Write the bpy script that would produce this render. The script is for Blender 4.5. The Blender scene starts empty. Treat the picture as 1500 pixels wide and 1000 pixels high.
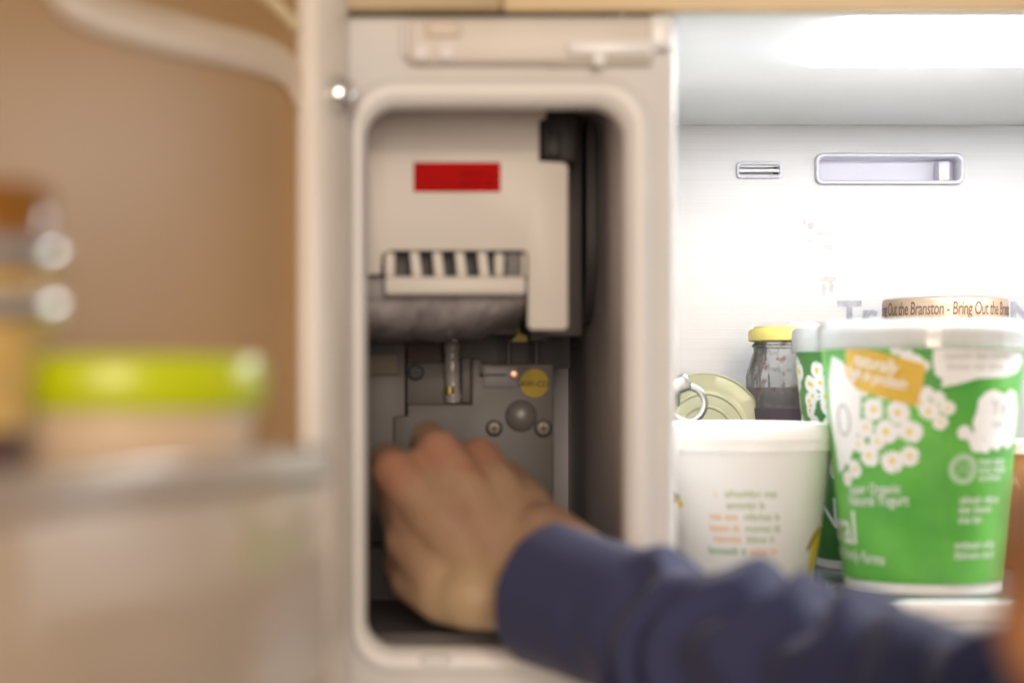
import bpy, bmesh, math, random
from mathutils import Vector, Matrix
random.seed(7)
S = bpy.context.scene
COL = S.collection
CZ = 1.35            # camera height above the floor
F = 2700.0           # focal length in photo pixels
PX0, PY0 = 600.0, 550.0   # vanishing point of the depth lines in the photo

# ---------------------------------------------------------------- camera
cd = bpy.data.cameras.new("camera"); cam = bpy.data.objects.new("camera", cd); COL.objects.link(cam)
cam.location = (0, 0, CZ); cam.rotation_euler = (math.radians(90), 0, 0)
cd.sensor_width = 36; cd.lens = F * 36 / 1500
cd.shift_x = (750 - PX0) / 1500; cd.shift_y = (PY0 - 500) / 1500
cd.clip_start = 0.02; cd.clip_end = 50
cd.dof.use_dof = True; cd.dof.focus_distance = 1.365
cd.dof.aperture_fstop = cd.lens / 1000 / (52 / F)
S.camera = cam

# ---------------------------------------------------------------- light
W = bpy.data.worlds.new("World"); S.world = W; W.use_nodes = True
bg = W.node_tree.nodes["Background"]; bg.inputs[0].default_value = (1.0, 0.84, 0.70, 1); bg.inputs[1].default_value = 0.16
def area(name, loc, aim, size, power, color):
    l = bpy.data.lights.new(name, 'AREA'); l.shape = 'SQUARE'; l.size = size; l.energy = power; l.color = color
    o = bpy.data.objects.new(name, l); COL.objects.link(o); o.location = loc
    o.rotation_euler = (Vector(aim) - Vector(loc)).to_track_quat('-Z', 'Y').to_euler()
    return o
area("kitchen_ceiling_light", (0.12, -1.4, 1.68), (0.05, 1, CZ), 0.9, 15.5, (1.0, 0.82, 0.68))
sp = bpy.data.lights.new("glint_lamp", 'POINT'); sp.energy = 7; sp.shadow_soft_size = 0.035; sp.color = (1.0, 0.84, 0.62)
so = bpy.data.objects.new("glint_lamp", sp); COL.objects.link(so); so.location = (0.25, -0.75, 1.80)  # unseen point lamp added to raise glints on glossy things
LED = 10.5
S.view_settings.view_transform = 'Standard'; S.view_settings.look = 'None'
S.view_settings.exposure = 1.0; S.view_settings.gamma = 1; S.view_settings.use_curve_mapping = False
S.render.engine = 'CYCLES'; S.cycles.use_denoising = True
S.cycles.max_bounces = 10; S.cycles.transparent_max_bounces = 16
S.cycles.caustics_reflective = False; S.cycles.caustics_refractive = False
S.cycles.sample_clamp_indirect = 6

# ---------------------------------------------------------------- helpers
def P(px, py, d): return Vector(((px - PX0) / F * d, d, CZ + (PY0 - py) / F * d))
def X(px, d): return (px - PX0) / F * d
def Z(py, d): return CZ + (PY0 - py) / F * d

def mat(name, col, rough=0.5, metal=0.0, var=0.06, scale=30, bump=0.0, bscale=200, stretch=None, spec=0.5,
        emit=None, trans=0.0, sss=0.0, col2=None, coat=0.0):
    m = bpy.data.materials.new(name); m.use_nodes = True
    nt = m.node_tree; b = nt.nodes["Principled BSDF"]
    b.inputs["Roughness"].default_value = rough; b.inputs["Metallic"].default_value = metal
    b.inputs["Specular IOR Level"].default_value = spec
    b.inputs["Coat Weight"].default_value = coat
    tc = nt.nodes.new("ShaderNodeTexCoord"); mp = nt.nodes.new("ShaderNodeMapping")
    nt.links.new(tc.outputs["Object"], mp.inputs[0])
    if stretch: mp.inputs["Scale"].default_value = stretch
    n = nt.nodes.new("ShaderNodeTexNoise"); n.inputs["Scale"].default_value = scale; n.inputs["Detail"].default_value = 5
    nt.links.new(mp.outputs[0], n.inputs["Vector"])
    r = nt.nodes.new("ShaderNodeValToRGB")
    c2 = col2 or [min(1, c * (1 + var)) for c in col]
    c1 = [c * (1 - var) for c in col] if not col2 else col
    r.color_ramp.elements[0].position = 0.3; r.color_ramp.elements[1].position = 0.7
    r.color_ramp.elements[0].color = (*c1, 1); r.color_ramp.elements[1].color = (*c2, 1)
    nt.links.new(n.outputs["Fac"], r.inputs[0]); nt.links.new(r.outputs[0], b.inputs["Base Color"])
    mr = nt.nodes.new("ShaderNodeMapRange"); mr.inputs["To Min"].default_value = max(0, rough - 0.06); mr.inputs["To Max"].default_value = min(1, rough + 0.06)
    nt.links.new(n.outputs["Fac"], mr.inputs["Value"]); nt.links.new(mr.outputs[0], b.inputs["Roughness"])
    if bump:
        n2 = nt.nodes.new("ShaderNodeTexNoise"); n2.inputs["Scale"].default_value = bscale; n2.inputs["Detail"].default_value = 3
        nt.links.new(mp.outputs[0], n2.inputs["Vector"])
        bp = nt.nodes.new("ShaderNodeBump"); bp.inputs["Strength"].default_value = bump; bp.inputs["Distance"].default_value = 0.001
        nt.links.new(n2.outputs["Fac"], bp.inputs["Height"]); nt.links.new(bp.outputs[0], b.inputs["Normal"])
    if emit:
        b.inputs["Emission Color"].default_value = (*emit[0], 1); b.inputs["Emission Strength"].default_value = emit[1]
    if sss:
        b.inputs["Subsurface Weight"].default_value = sss; b.inputs["Subsurface Radius"].default_value = (1, 0.35, 0.2); b.inputs["Subsurface Scale"].default_value = 0.006
    if trans: b.inputs["Transmission Weight"].default_value = trans
    return m

def clear_mat(name, tint, haze, rough=0.08, tcol=(1, 1, 1), spots=0.0, spotcol=(0.2, 0.03, 0.02)):
    """see-through plastic or glass: straight transparency, a little milky body and a glossy skin"""
    m = bpy.data.materials.new(name); m.use_nodes = True
    nt = m.node_tree; nt.nodes.remove(nt.nodes["Principled BSDF"]); out = nt.nodes["Material Output"]
    t = nt.nodes.new("ShaderNodeBsdfTransparent"); t.inputs[0].default_value = (*tcol, 1)
    d = nt.nodes.new("ShaderNodeBsdfDiffuse"); d.inputs[0].default_value = (*tint, 1)
    g = nt.nodes.new("ShaderNodeBsdfGlossy"); g.inputs["Roughness"].default_value = rough
    m1 = nt.nodes.new("ShaderNodeMixShader"); m1.inputs[0].default_value = haze
    nt.links.new(t.outputs[0], m1.inputs[1]); nt.links.new(d.outputs[0], m1.inputs[2])
    if spots:
        tc = nt.nodes.new("ShaderNodeTexCoord"); n = nt.nodes.new("ShaderNodeTexNoise"); n.inputs["Scale"].default_value = 160; n.inputs["Detail"].default_value = 3
        nt.links.new(tc.outputs["Object"], n.inputs["Vector"])
        r = nt.nodes.new("ShaderNodeValToRGB"); r.color_ramp.elements[0].position = 0.60 - spots * .1; r.color_ramp.elements[1].position = 0.72
        r.color_ramp.elements[0].color = (haze, haze, haze, 1); r.color_ramp.elements[1].color = (0.75, 0.75, 0.75, 1)
        nt.links.new(n.outputs["Fac"], r.inputs[0]); nt.links.new(r.outputs[0], m1.inputs[0])
        r2 = nt.nodes.new("ShaderNodeValToRGB"); r2.color_ramp.elements[0].position = 0.56; r2.color_ramp.elements[1].position = 0.64
        r2.color_ramp.elements[0].color = (*tint, 1); r2.color_ramp.elements[1].color = (*spotcol, 1)
        nt.links.new(n.outputs["Fac"], r2.inputs[0]); nt.links.new(r2.outputs[0], d.inputs[0])
    fr = nt.nodes.new("ShaderNodeFresnel"); fr.inputs[0].default_value = 1.5
    m2 = nt.nodes.new("ShaderNodeMixShader")
    nt.links.new(fr.outputs[0], m2.inputs[0]); nt.links.new(m1.outputs[0], m2.inputs[1]); nt.links.new(g.outputs[0], m2.inputs[2])
    nt.links.new(m2.outputs[0], out.inputs[0])
    return m

def obj(name, bm, m, parent=None, smooth=True, angle=38):
    me = bpy.data.meshes.new(name)
    bmesh.ops.recalc_face_normals(bm, faces=bm.faces[:])
    bm.to_mesh(me); bm.free()
    return obj_me(name, me, m, parent, smooth, angle)
def obj_me(name, me, m, parent=None, smooth=True, angle=38):
    o = bpy.data.objects.new(name, me); COL.objects.link(o)
    if m: me.materials.append(m)
    if smooth:
        for p in me.polygons: p.use_smooth = True
        me.set_sharp_from_angle(angle=math.radians(angle))
    if parent:
        o.parent = parent; o.matrix_parent_inverse = Matrix.Translation(-Vector(parent["org"]))
    return o
def thing(name, label, cat, loc, group=None):
    o = bpy.data.objects.new(name, None); COL.objects.link(o); o.location = loc; o.empty_display_size = 0.02
    o["label"] = label; o["category"] = cat; o["org"] = tuple(loc)
    if group: o["group"] = group
    return o
def sub(parent_part, o):
    o.parent = parent_part; o.matrix_parent_inverse = Matrix.Identity(4)
    return o
def part_of(o): o["org"] = (0, 0, 0); return o

def box(bm, x0, x1, y0, y1, z0, z1, bev=0.0, seg=2):
    b = bmesh.new(); bmesh.ops.create_cube(b, size=1)
    for v in b.verts:
        v.co = Vector(((x0 + x1) / 2 + v.co.x * (x1 - x0), (y0 + y1) / 2 + v.co.y * (y1 - y0), (z0 + z1) / 2 + v.co.z * (z1 - z0)))
    if bev: bmesh.ops.bevel(b, geom=b.edges[:], offset=bev, segments=seg, profile=0.5, affect='EDGES')
    me = bpy.data.meshes.new("t"); b.to_mesh(me); b.free(); bm.from_mesh(me); bpy.data.meshes.remove(me)
    return bm
def pbox(bm, px0, px1, py0, py1, d0, d1, bev=0.0):
    """box whose front face fills the given photo pixels at depth d0"""
    return box(bm, X(px0, d0), X(px1, d0), d0, d1, Z(py1, d0), Z(py0, d0), bev)
def B(): return bmesh.new()

def prism(bm, pts, d0, d1, bev=0.0):
    """outline in photo pixels at depth d0, extruded straight back to d1"""
    b = bmesh.new()
    f = [b.verts.new(P(x, y, d0)) for x, y in pts]
    k = [b.verts.new(v.co + Vector((0, d1 - d0, 0))) for v in f]
    b.faces.new(f); b.faces.new(k[::-1]); n = len(f)
    for i in range(n): b.faces.new((f[i], f[(i + 1) % n], k[(i + 1) % n], k[i]))
    bmesh.ops.recalc_face_normals(b, faces=b.faces[:])
    if bev: bmesh.ops.bevel(b, geom=b.edges[:], offset=bev, segments=2, profile=0.5, affect='EDGES')
    me = bpy.data.meshes.new("t"); b.to_mesh(me); b.free(); bm.from_mesh(me); bpy.data.meshes.remove(me)
    return bm
def lathe(bm, prof, cx, cy, n=64, fun=None, close=True):
    rings = []
    for r, z in prof:
        ring = []
        for i in range(n):
            a = 2 * math.pi * i / n
            rr = r + (fun(a, r, z) if fun else 0)
            ring.append(bm.verts.new((cx + rr * math.sin(a), cy - rr * math.cos(a), z)))
        rings.append(ring)
    for a, b in zip(rings, rings[1:]):
        for i in range(n): bm.faces.new((a[i], a[(i + 1) % n], b[(i + 1) % n], b[i]))
    if close:
        bm.faces.new(rings[0]); bm.faces.new(rings[-1])
    return bm
def catmull(pts, m):
    out = []; n = len(pts)
    for i in range(n - 1):
        p0, p1, p2, p3 = pts[max(i - 1, 0)], pts[i], pts[i + 1], pts[min(i + 2, n - 1)]
        for k in range(m):
            t = k / m
            out.append(tuple(0.5 * (2 * b + (c - a) * t + (2 * a - 5 * b + 4 * c - e) * t * t + (3 * b - a - 3 * c + e) * t ** 3) for a, b, c, e in zip(p0, p1, p2, p3)))
    out.append(tuple(pts[-1])); return out
def tube(bm, pts, n=12, m=6, fun=None, cap=True, up=Vector((0, 0, 1)), inner=None):
    """pts: (x, y, z, r [, r2]) smoothed by a spline"""
    c = catmull([tuple(p) for p in pts], m) if m else [tuple(p) for p in pts]
    rings = []; L = 0
    for i, q in enumerate(c):
        p = Vector(q[:3]); a = Vector(c[max(i - 1, 0)][:3]); b = Vector(c[min(i + 1, len(c) - 1)][:3])
        t = (b - a).normalized(); s = t.cross(up)
        if s.length < 1e-4: s = Vector((1, 0, 0))
        s.normalize(); w = s.cross(t).normalized()
        if i: L += (p - Vector(c[i - 1][:3])).length
        ring = []
        for k in range(n):
            an = 2 * math.pi * k / n
            r1 = q[3]; r2 = q[4] if len(q) > 4 else q[3]
            dr = fun(an, L) if fun else 0
            ring.append(bm.verts.new(p + s * math.cos(an) * (r1 + dr) + w * math.sin(an) * (r2 + dr)))
        rings.append(ring)
    for a, b in zip(rings, rings[1:]):
        for k in range(n): bm.faces.new((a[k], a[(k + 1) % n], b[(k + 1) % n], b[k]))
    if cap: bm.faces.new(rings[0]); bm.faces.new(rings[-1])
    return rings
def disc_y(bm, px, py, d0, d1, r, n=24, bev=0.0):
    """short round pin or button facing the room"""
    c = P(px, py, d0); b = bmesh.new()
    bmesh.ops.create_cone(b, cap_ends=True, segments=n, radius1=r, radius2=r, depth=d1 - d0)
    bmesh.ops.rotate(b, verts=b.verts[:], cent=(0, 0, 0), matrix=Matrix.Rotation(math.pi / 2, 3, 'X'))
    bmesh.ops.translate(b, verts=b.verts[:], vec=c + Vector((0, (d1 - d0) / 2, 0)))
    if bev: bmesh.ops.bevel(b, geom=[e for e in b.edges if len(e.link_faces[0].verts) > 4 or len(e.link_faces[-1].verts) > 4], offset=bev, segments=2, profile=0.5, affect='EDGES')
    me = bpy.data.meshes.new("t"); b.to_mesh(me); b.free(); bm.from_mesh(me); bpy.data.meshes.remove(me)

def rrect(x0, x1, z0, z1, r, k=10, nx=6, nz=10):
    """points of a rounded rectangle in (x, z), always the same number for the same k, nx, nz"""
    pts = []
    cs = [(x1 - r, z1 - r, 0), (x0 + r, z1 - r, 90), (x0 + r, z0 + r, 180), (x1 - r, z0 + r, 270)]
    for j, (cx, cz, a0) in enumerate(cs):
        for i in range(k + 1):
            a = math.radians(a0 + 90 * i / k); pts.append((cx + r * math.cos(a), cz + r * math.sin(a)))
        nxt = cs[(j + 1) % 4]; a = math.radians(nxt[2]); e = (nxt[0] + r * math.cos(a), nxt[1] + r * math.sin(a)); s = pts[-1]
        cnt = nx if j % 2 == 0 else nz
        for i in range(1, cnt): pts.append((s[0] + (e[0] - s[0]) * i / cnt, s[1] + (e[1] - s[1]) * i / cnt))
    return pts
def loft(bm, loops, cap_last=False):
    vs = [[bm.verts.new(p) for p in l] for l in loops]
    for a, b in zip(vs, vs[1:]):
        n = len(a)
        for i in range(n): bm.faces.new((a[i], a[(i + 1) % n], b[(i + 1) % n], b[i]))
    if cap_last: bm.faces.new(vs[-1])
    return vs

# ---- print: flat shapes as (verts, faces) in a local plane, wrapped round a tub or laid on a wall
def text_geo(s, size, shear=0.0, bold=0.0, align='LEFT', space=1.0):
    cu = bpy.data.curves.new("t", 'FONT'); cu.body = s; cu.size = size; cu.shear = shear; cu.offset = bold * size
    cu.align_x = align; cu.resolution_u = 3; cu.space_character = space
    o = bpy.data.objects.new("t", cu); COL.objects.link(o)
    dg = bpy.context.evaluated_depsgraph_get(); me = bpy.data.meshes.new_from_object(o.evaluated_get(dg))
    vs = [(v.co.x, v.co.y) for v in me.vertices]; fs = [tuple(p.vertices) for p in me.polygons]
    bpy.data.objects.remove(o); bpy.data.curves.remove(cu); bpy.data.meshes.remove(me)
    return vs, fs
def poly_geo(pts): return list(pts), [tuple(range(len(pts)))]
def circle_pts(x, y, r, n=16, ry=None): return [(x + r * math.cos(2 * math.pi * i / n), y + (ry or r) * math.sin(2 * math.pi * i / n)) for i in range(n)]
def daisy_pts(x, y, r, n=13):
    out = []
    for i in range(n * 4):
        a = 2 * math.pi * i / (n * 4); k = (1, 0.96, 0.62, 0.96)[i % 4] * random.uniform(0.94, 1.04)
        out.append((x + r * k * math.cos(a), y + r * k * math.sin(a)))
    return out
def scribble_geo(width, h):
    """a line of fine print too small to read: stems, bowls and gaps"""
    vs, fs = [], []; x = 0
    def q(a, b, c, d):
        i = len(vs); vs.extend([(a, c), (b, c), (b, d), (a, d)]); fs.append((i, i + 1, i + 2, i + 3))
    left = random.randint(3, 7)
    while x < width - 0.5 * h:
        k = random.random(); t = h * 0.15; w = h * 0.42; tall = h if random.random() < 0.25 else h * 0.68
        q(x, x + t, 0, tall)
        if k < 0.75:
            q(x + w, x + w + t, 0, h * 0.68); q(x + t, x + w, h * 0.54, h * 0.68)
            if k < 0.45: q(x + t, x + w, 0, h * 0.13)
            x += w
        x += t + h * 0.17; left -= 1
        if not left: x += h * 0.4; left = random.randint(3, 7)
    return vs, fs
def move_geo(g, dx, dy, rot=0.0):
    c, s = math.cos(rot), math.sin(rot)
    return [(x * c - y * s + dx, x * s + y * c + dy) for x, y in g[0]], g[1]
def squeeze(g, k): return [(x * k, y) for x, y in g[0]], g[1]
def geo_bm(geos, step=None):
    b = bmesh.new()
    for vs, fs in geos:
        v = [b.verts.new((x, y, 0)) for x, y in vs]
        for f in fs:
            try: b.faces.new([v[i] for i in f])
            except ValueError: pass
    if step and b.verts:
        bmesh.ops.triangulate(b, faces=[f for f in b.faces if len(f.verts) > 4])
        xs = [v.co.x for v in b.verts]; x = min(xs) + step
        while x < max(xs):
            bmesh.ops.bisect_plane(b, geom=b.verts[:] + b.edges[:] + b.faces[:], plane_co=(x, 0, 0), plane_no=(1, 0, 0), dist=1e-6)
            x += step
    return b
class Cone:
    """outside of a round pot: bottom radius r0 at z0, top radius r1 at z1, its axis at photo column px, depth d"""
    def __init__(s, px, d, z0, z1, r0, r1, turn=0.0):
        s.d = d; s.cx = X(px, d); s.z0, s.z1, s.r0, s.r1 = z0, z1, r0, r1; s.turn = turn
        s.al = math.atan2(s.cx, d)
    def r(s, z): return s.r0 + (s.r1 - s.r0) * (z - s.z0) / (s.z1 - s.z0)
    def at(s, px, py):
        z = Z(py, getattr(s, 'dref', s.d) - s.r1 * .9)
        k = (px - getattr(s, 'pxref', PX0 + s.cx / s.d * F)) * getattr(s, 'dref', s.d) / F / s.r(z)
        return math.asin(max(-.98, min(.98, k))) - s.al, z
    def pt(s, th, z, off): r = s.r(z) + off; return Vector((s.cx + r * math.sin(th + s.turn), s.d - r * math.cos(th + s.turn), z))
    def wrap(s, geos, off, step=0.003):
        """geos in (arc length, height) with the arc measured at the mean radius"""
        R = (s.r0 + s.r1) / 2; b = geo_bm(geos, step)
        for v in b.verts: v.co = s.pt(v.co.x / R, v.co.y, off)
        return b
    def uv(s, px, py): th, z = s.at(px, py); return th * (s.r0 + s.r1) / 2, z
    def geo(s, g, px, py, rot=0.0): u, z = s.uv(px, py); return move_geo(g, u, z, rot)
    def poly(s, pts): return poly_geo([s.uv(*p) for p in pts])

# ---------------------------------------------------------------- materials
M = {}
M['white'] = mat("white_plastic", (0.74, 0.73, 0.72), 0.38, var=0.02, bump=0.03, bscale=300)
M['liner'] = mat("white_liner", (0.86, 0.86, 0.865), 0.42, var=0.015, bump=0.03, bscale=120)
M['cavity'] = mat("grey_white_liner", (0.78, 0.75, 0.77), 0.5, var=0.04, scale=12, bump=0.05)
M['maker'] = mat("cream_white_plastic", (0.66, 0.63, 0.58), 0.45, var=0.02, bump=0.04, bscale=400)
M['tray'] = mat("frosty_grey_tray", (0.30, 0.28, 0.285), 0.55, var=0.25, scale=60, bump=0.5, bscale=90)
M['black'] = mat("black_plastic", (0.022, 0.020, 0.020), 0.5, var=0.2)
M['dark'] = mat("dark_grey_plastic", (0.085, 0.074, 0.073), 0.55, var=0.12, scale=14)
M['motor'] = mat("grey_motor_cover", (0.112, 0.103, 0.098), 0.5, var=0.06, bump=0.05)
M['motor_b'] = mat("darker_grey_plastic", (0.10, 0.092, 0.086), 0.55, var=0.08)
M['screw'] = mat("steel_screw", (0.24, 0.21, 0.17), 0.5, metal=0.5, var=0.1)
M['red'] = mat("red_sticker", (0.46, 0.001, 0.0), 0.6, var=0.15, scale=60, spec=0.08)
M['redink'] = mat("dark_red_ink", (0.20, 0.0, 0.0), 0.6, spec=0.08)
M['yellow'] = mat("yellow_sticker", (0.40, 0.275, 0.002), 0.6, var=0.05)
M['ink'] = mat("black_ink", (0.03, 0.03, 0.02), 0.6)
M['copper'] = mat("copper_pin", (0.75, 0.42, 0.3), 0.35, metal=0.7)
M['steel'] = mat("brushed_steel", (0.40, 0.40, 0.403), 0.42, metal=0.45, var=0.06, scale=1.0, bump=0.12, bscale=1.0, stretch=(6, 6, 1400))
M['vent'] = mat("pale_lilac_plastic", (0.66, 0.66, 0.74), 0.4, var=0.02)
M['slotdark'] = mat("dark_slot", (0.10, 0.10, 0.13), 0.6)
M['letter'] = mat("grey_lettering", (0.27, 0.27, 0.31), 0.4, var=0.25, scale=160)
M['led'] = mat("light_diffuser", (0.9, 0.9, 0.9), 0.4, emit=((0.95, 0.975, 1.0), LED))
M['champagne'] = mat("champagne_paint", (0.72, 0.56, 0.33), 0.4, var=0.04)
M['flangetan'] = mat("darker_tan_flange", (0.50, 0.38, 0.22), 0.5, var=0.06)
M['bracket'] = mat("beige_bracket", (0.70, 0.65, 0.59), 0.45, var=0.03)
M['doorliner'] = mat("warm_lit_liner", (0.40, 0.225, 0.080), 0.45, var=0.06, scale=5)  # white liner with the warm kitchen light put into its colour
M['doorrim'] = mat("cream_rim", (0.80, 0.75, 0.69), 0.35, var=0.02)
M['doorskin'] = mat("door_steel", (0.4, 0.39, 0.37), 0.4, metal=0.6)
M['clearbin'] = clear_mat("clear_bin_plastic", (0.90, 0.70, 0.52), 0.55, 0.10)
M['glass'] = clear_mat("shelf_glass", (0.35, 0.40, 0.38), 0.30, 0.03, tcol=(0.86, 0.9, 0.88))
M['trim'] = mat("shelf_trim_white", (0.86, 0.86, 0.86), 0.3, var=0.01)
M['trimlow'] = mat("shelf_trim_grey", (0.62, 0.62, 0.63), 0.35, var=0.02)

# ================================================================ refrigerator (setting of the picture)
FD, BD = 0.97, 1.44                    # depth of the front flange and of the back wall
CEIL = Z(182, BD)
fridge = thing("refrigerator", "open white refrigerator with ice compartment and lit brushed steel back wall", "refrigerator", (0.36, 1.2, 0))
XL, XR = -0.05, 0.80                  # inside of the cabinet
bm = B()                               # outer cabinet: two sides, back, top, bottom
box(bm, XL - .05, XL - .003, FD + .012, BD + .06, 0, CEIL + .06, .004)
box(bm, XR + .003, XR + .05, FD + .012, BD + .06, 0, CEIL + .06, .004)
box(bm, XL - .002, XR + .002, BD + .02, BD + .058, 0.001, CEIL + .058)
box(bm, XL - .002, XR + .002, FD + .013, BD + .019, CEIL + .022, CEIL + .059)
box(bm, XL - .002, XR + .002, FD + .013, BD + .019, 0.001, 0.06)
obj("cabinet", bm, M['doorskin'], fridge)
bm = B(); box(bm, X(1000, BD) - .03, XR, BD, BD + .015, 0.62, CEIL + .01)
obj("back_panel", bm, M['steel'], fridge)
bm = B(); box(bm, XR - .001, XR + .002, FD + .013, BD + .018, 0.07, CEIL + .02); obj("side_liner", bm, M['liner'], fridge)
# ceiling liner: front lip, flat field, cove down to the back wall
bm = B()
prof = [(FD + .012, CEIL + .012), (FD + .007, CEIL + .004), (FD + .010, Z(19, FD + .01)), (FD + .03, Z(18, FD + .01)), (1.02, CEIL + .008), (1.035, CEIL + .009), (1.20, CEIL + .009),
        (1.225, CEIL + .004), (1.30, CEIL + .004), (1.36, CEIL + .003), (1.40, CEIL + .0005), (BD - .012, CEIL - .001), (BD - .001, CEIL - .001), (BD - .001, CEIL + .02), (FD + .012, CEIL + .02)]
prev = None
xs = [X(930, FD), 0.22, 0.25, 0.5, XR - .001]
cols = [[bm.verts.new((x, y, z)) for y, z in prof] for x in xs]
for a, b in zip(cols, cols[1:]):
    for i in range(len(prof)): bm.faces.new((a[i], a[(i + 1) % len(prof)], b[(i + 1) % len(prof)], b[i]))
bm.faces.new(cols[0]); bm.faces.new(cols[-1])
obj("ceiling_liner", bm, M['liner'], fridge, angle=25)
# light in the ceiling
bm = B(); box(bm, X(1180, 1.19), XR - .05, 1.045, 1.19, CEIL + .0035, CEIL + .0085, .002)
obj("ceiling_light", bm, M['led'], fridge)
# top flange of the cabinet, above the opening
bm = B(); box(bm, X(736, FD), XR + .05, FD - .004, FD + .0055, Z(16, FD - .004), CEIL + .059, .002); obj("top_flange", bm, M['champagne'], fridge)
bm = B(); box(bm, XL - .05, X(734.5, FD), FD - .009, FD + .0055, Z(14, FD - .009), CEIL + .056, .002); obj("flange_end", bm, M['flangetan'], fridge)  # left segment of the flange, a darker tan than the rest

# ---- ice compartment housing: front face with rounded opening and the cavity behind it
OX0, OX1, OZ0, OZ1 = X(535, FD), X(915, FD), Z(950, FD), Z(155, FD)
HX0, HX1, HZ0, HZ1 = XL, X(992, FD), 0.95, Z(21, FD)
def L(x0, x1, z0, z1, r, y): return [(x, y, z) for x, z in rrect(x0, x1, z0, z1, r)]
bm = B()
hx = L(HX0, HX1, HZ0, HZ1, .003, FD + .2); 
loops = [L(HX0, HX1, HZ0, HZ1, .003, BD - .001), L(HX0, HX1, HZ0, HZ1, .003, FD + .006), L(HX0 + .002, HX1 - .002, HZ0 + .002, HZ1 - .002, .004, FD + .0015),
         L(HX0 + .005, HX1 - .005, HZ0 + .005, HZ1 - .005, .006, FD),
         L(OX0 - .0085, OX1 + .015, OZ0 - .0145, OZ1 + .0155, .024, FD), L(OX0 - .0078, OX1 + .0135, OZ0 - .013, OZ1 + .014, .0235, FD - .0015),
         L(OX0 - .0066, OX1 + .0112, OZ0 - .011, OZ1 + .0118, .022, FD - .0042), L(OX0 - .005, OX1 + .0085, OZ0 - .008, OZ1 + .0085, .020, FD - .0050),
         L(OX0 - .002, OX1 + .0035, OZ0 - .003, OZ1 + .003, .018, FD - .0040), L(OX0, OX1, OZ0, OZ1, .0165, FD - .0005), L(OX0 + .0008, OX1 - .0008, OZ0 + .0008, OZ1 - .0008, .016, FD + .004),
         L(OX0 + .0004, OX1 - .0006, OZ0 + .0004, OZ1 - .0006, .016, FD + .012)]
obj("compartment_frame", bm if not loft(bm, loops) else bm, M['white'], fridge, angle=60)
bm = B()
loft(bm, [L(OX0 - .0001, OX1 - .0001, OZ0 - .0001, OZ1 - .0001, .016, FD + .0118), L(OX0 - .004, OX1 + .0005, OZ0 - .001, OZ1 + .010, .016, FD + .035), L(OX0 - .007, OX1 + .001, OZ0 - .002, OZ1 + .017, .014, FD + .09),
          L(OX0 - .007, OX1 + .002, OZ0 - .002, OZ1 + .017, .012, 1.34)], cap_last=True)
obj("compartment_cavity", bm, M['cavity'], fridge, angle=50)
# dark air duct panel on the right wall of the compartment, rounded lower corner
xw = OX1 - .0055
b = bmesh.new()
zt, zb, y0, y1 = OZ1 + .013, Z(472, 1.12), 1.12, 1.335
pts = [(y1, zt), (y0, zt), (y0, zb + .05)] + [(y0 + .05 - .05 * math.cos(a), zb + .05 - .05 * math.sin(a)) for a in [math.radians(10 * i) for i in range(1, 10)]] + [(y1, zb)]
f = [b.verts.new((xw, y, z)) for y, z in pts]; k = [b.verts.new((OX1 + .0005, y, z)) for y, z in pts]
b.faces.new(f); b.faces.new(k)
for i in range(len(f)): b.faces.new((f[i], f[(i + 1) % len(f)], k[(i + 1) % len(f)], k[i]))
obj("duct_panel", b, M['dark'], fridge)
bm = B(); pbox(bm, 776, 853, 158, 492, 1.125, 1.13, .001); obj("duct_front", bm, M['dark'], fridge)
# mouldings above the opening: bracket, tabs and screw bosses
bm = B(); pbox(bm, 597, 962, 28, 92, FD - .010, FD + .002, .003); pbox(bm, 800, 870, 86, 97, FD - .006, FD + .001, .002); obj("light_cover_bracket", bm, M['bracket'], fridge)
bm = B(); pbox(bm, 832, 958, 58, 80, FD - .0150, FD - .009, .0018); pbox(bm, 868, 888, 76, 96, FD - .0145, FD - .009, .0018); pbox(bm, 952, 985, 22, 70, FD - .014, FD + .001, .002)
obj("clip", bm, M['trim'], fridge)
bm = B(); pbox(bm, 623, 676, 30, 54, FD - .0125, FD - .009, .0015); obj("cover_plate", bm, mat("pale_tan_plastic", (0.66, 0.57, 0.47), 0.5), fridge)
for px in (617, 654):
    bm = B(); disc_y(bm, px, 76, FD - .0118, FD - .009, .0042, bev=.0008); obj("screw_boss", bm, M['cavity'], fridge)
bm = B(); pbox(bm, 588, 600, 30, 84, FD - .006, FD + .001, .002); obj("bracket_edge", bm, M['cavity'], fridge)
bm = B(); pbox(bm, 615, 662, 961, 975, FD - .011, FD - .002, .003); obj("latch_catch", bm, M['trim'], fridge)

# ---- back wall fittings
def ring_plate(bm, px0, px1, py0, py1, wall, t, r, prot, depth):
    """rounded frame standing proud of the back wall with a sunk tray inside"""
    x0, x1, z0, z1 = X(px0, BD), X(px1, BD), Z(py1, BD), Z(py0, BD)
    k = dict(k=6, nx=4, nz=2)
    def l(i, y, rr): return [(x, y, z) for x, z in rrect(x0 + i, x1 - i, z0 + i, z1 - i, rr, **k)]
    loft(bm, [l(0, BD + .001, r), l(0, BD - prot * .6, r), l(t * .25, BD - prot, r * .92), l(t * .7, BD - prot, r * .8), l(t, BD - prot * .5, r * .65), l(t * 1.05, BD + depth, r * .6)], cap_last=True)
cut = B(); box(cut, X(1196, BD), X(1408, BD), BD - .02, BD + .05, Z(268, BD), Z(228, BD)); box(cut, X(1081, BD), X(1142, BD), BD - .02, BD + .05, Z(259, BD), Z(241, BD))
cm = bpy.data.meshes.new("cut"); cut.to_mesh(cm); cut.free(); co = bpy.data.objects.new("cut", cm); COL.objects.link(co)
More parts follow.
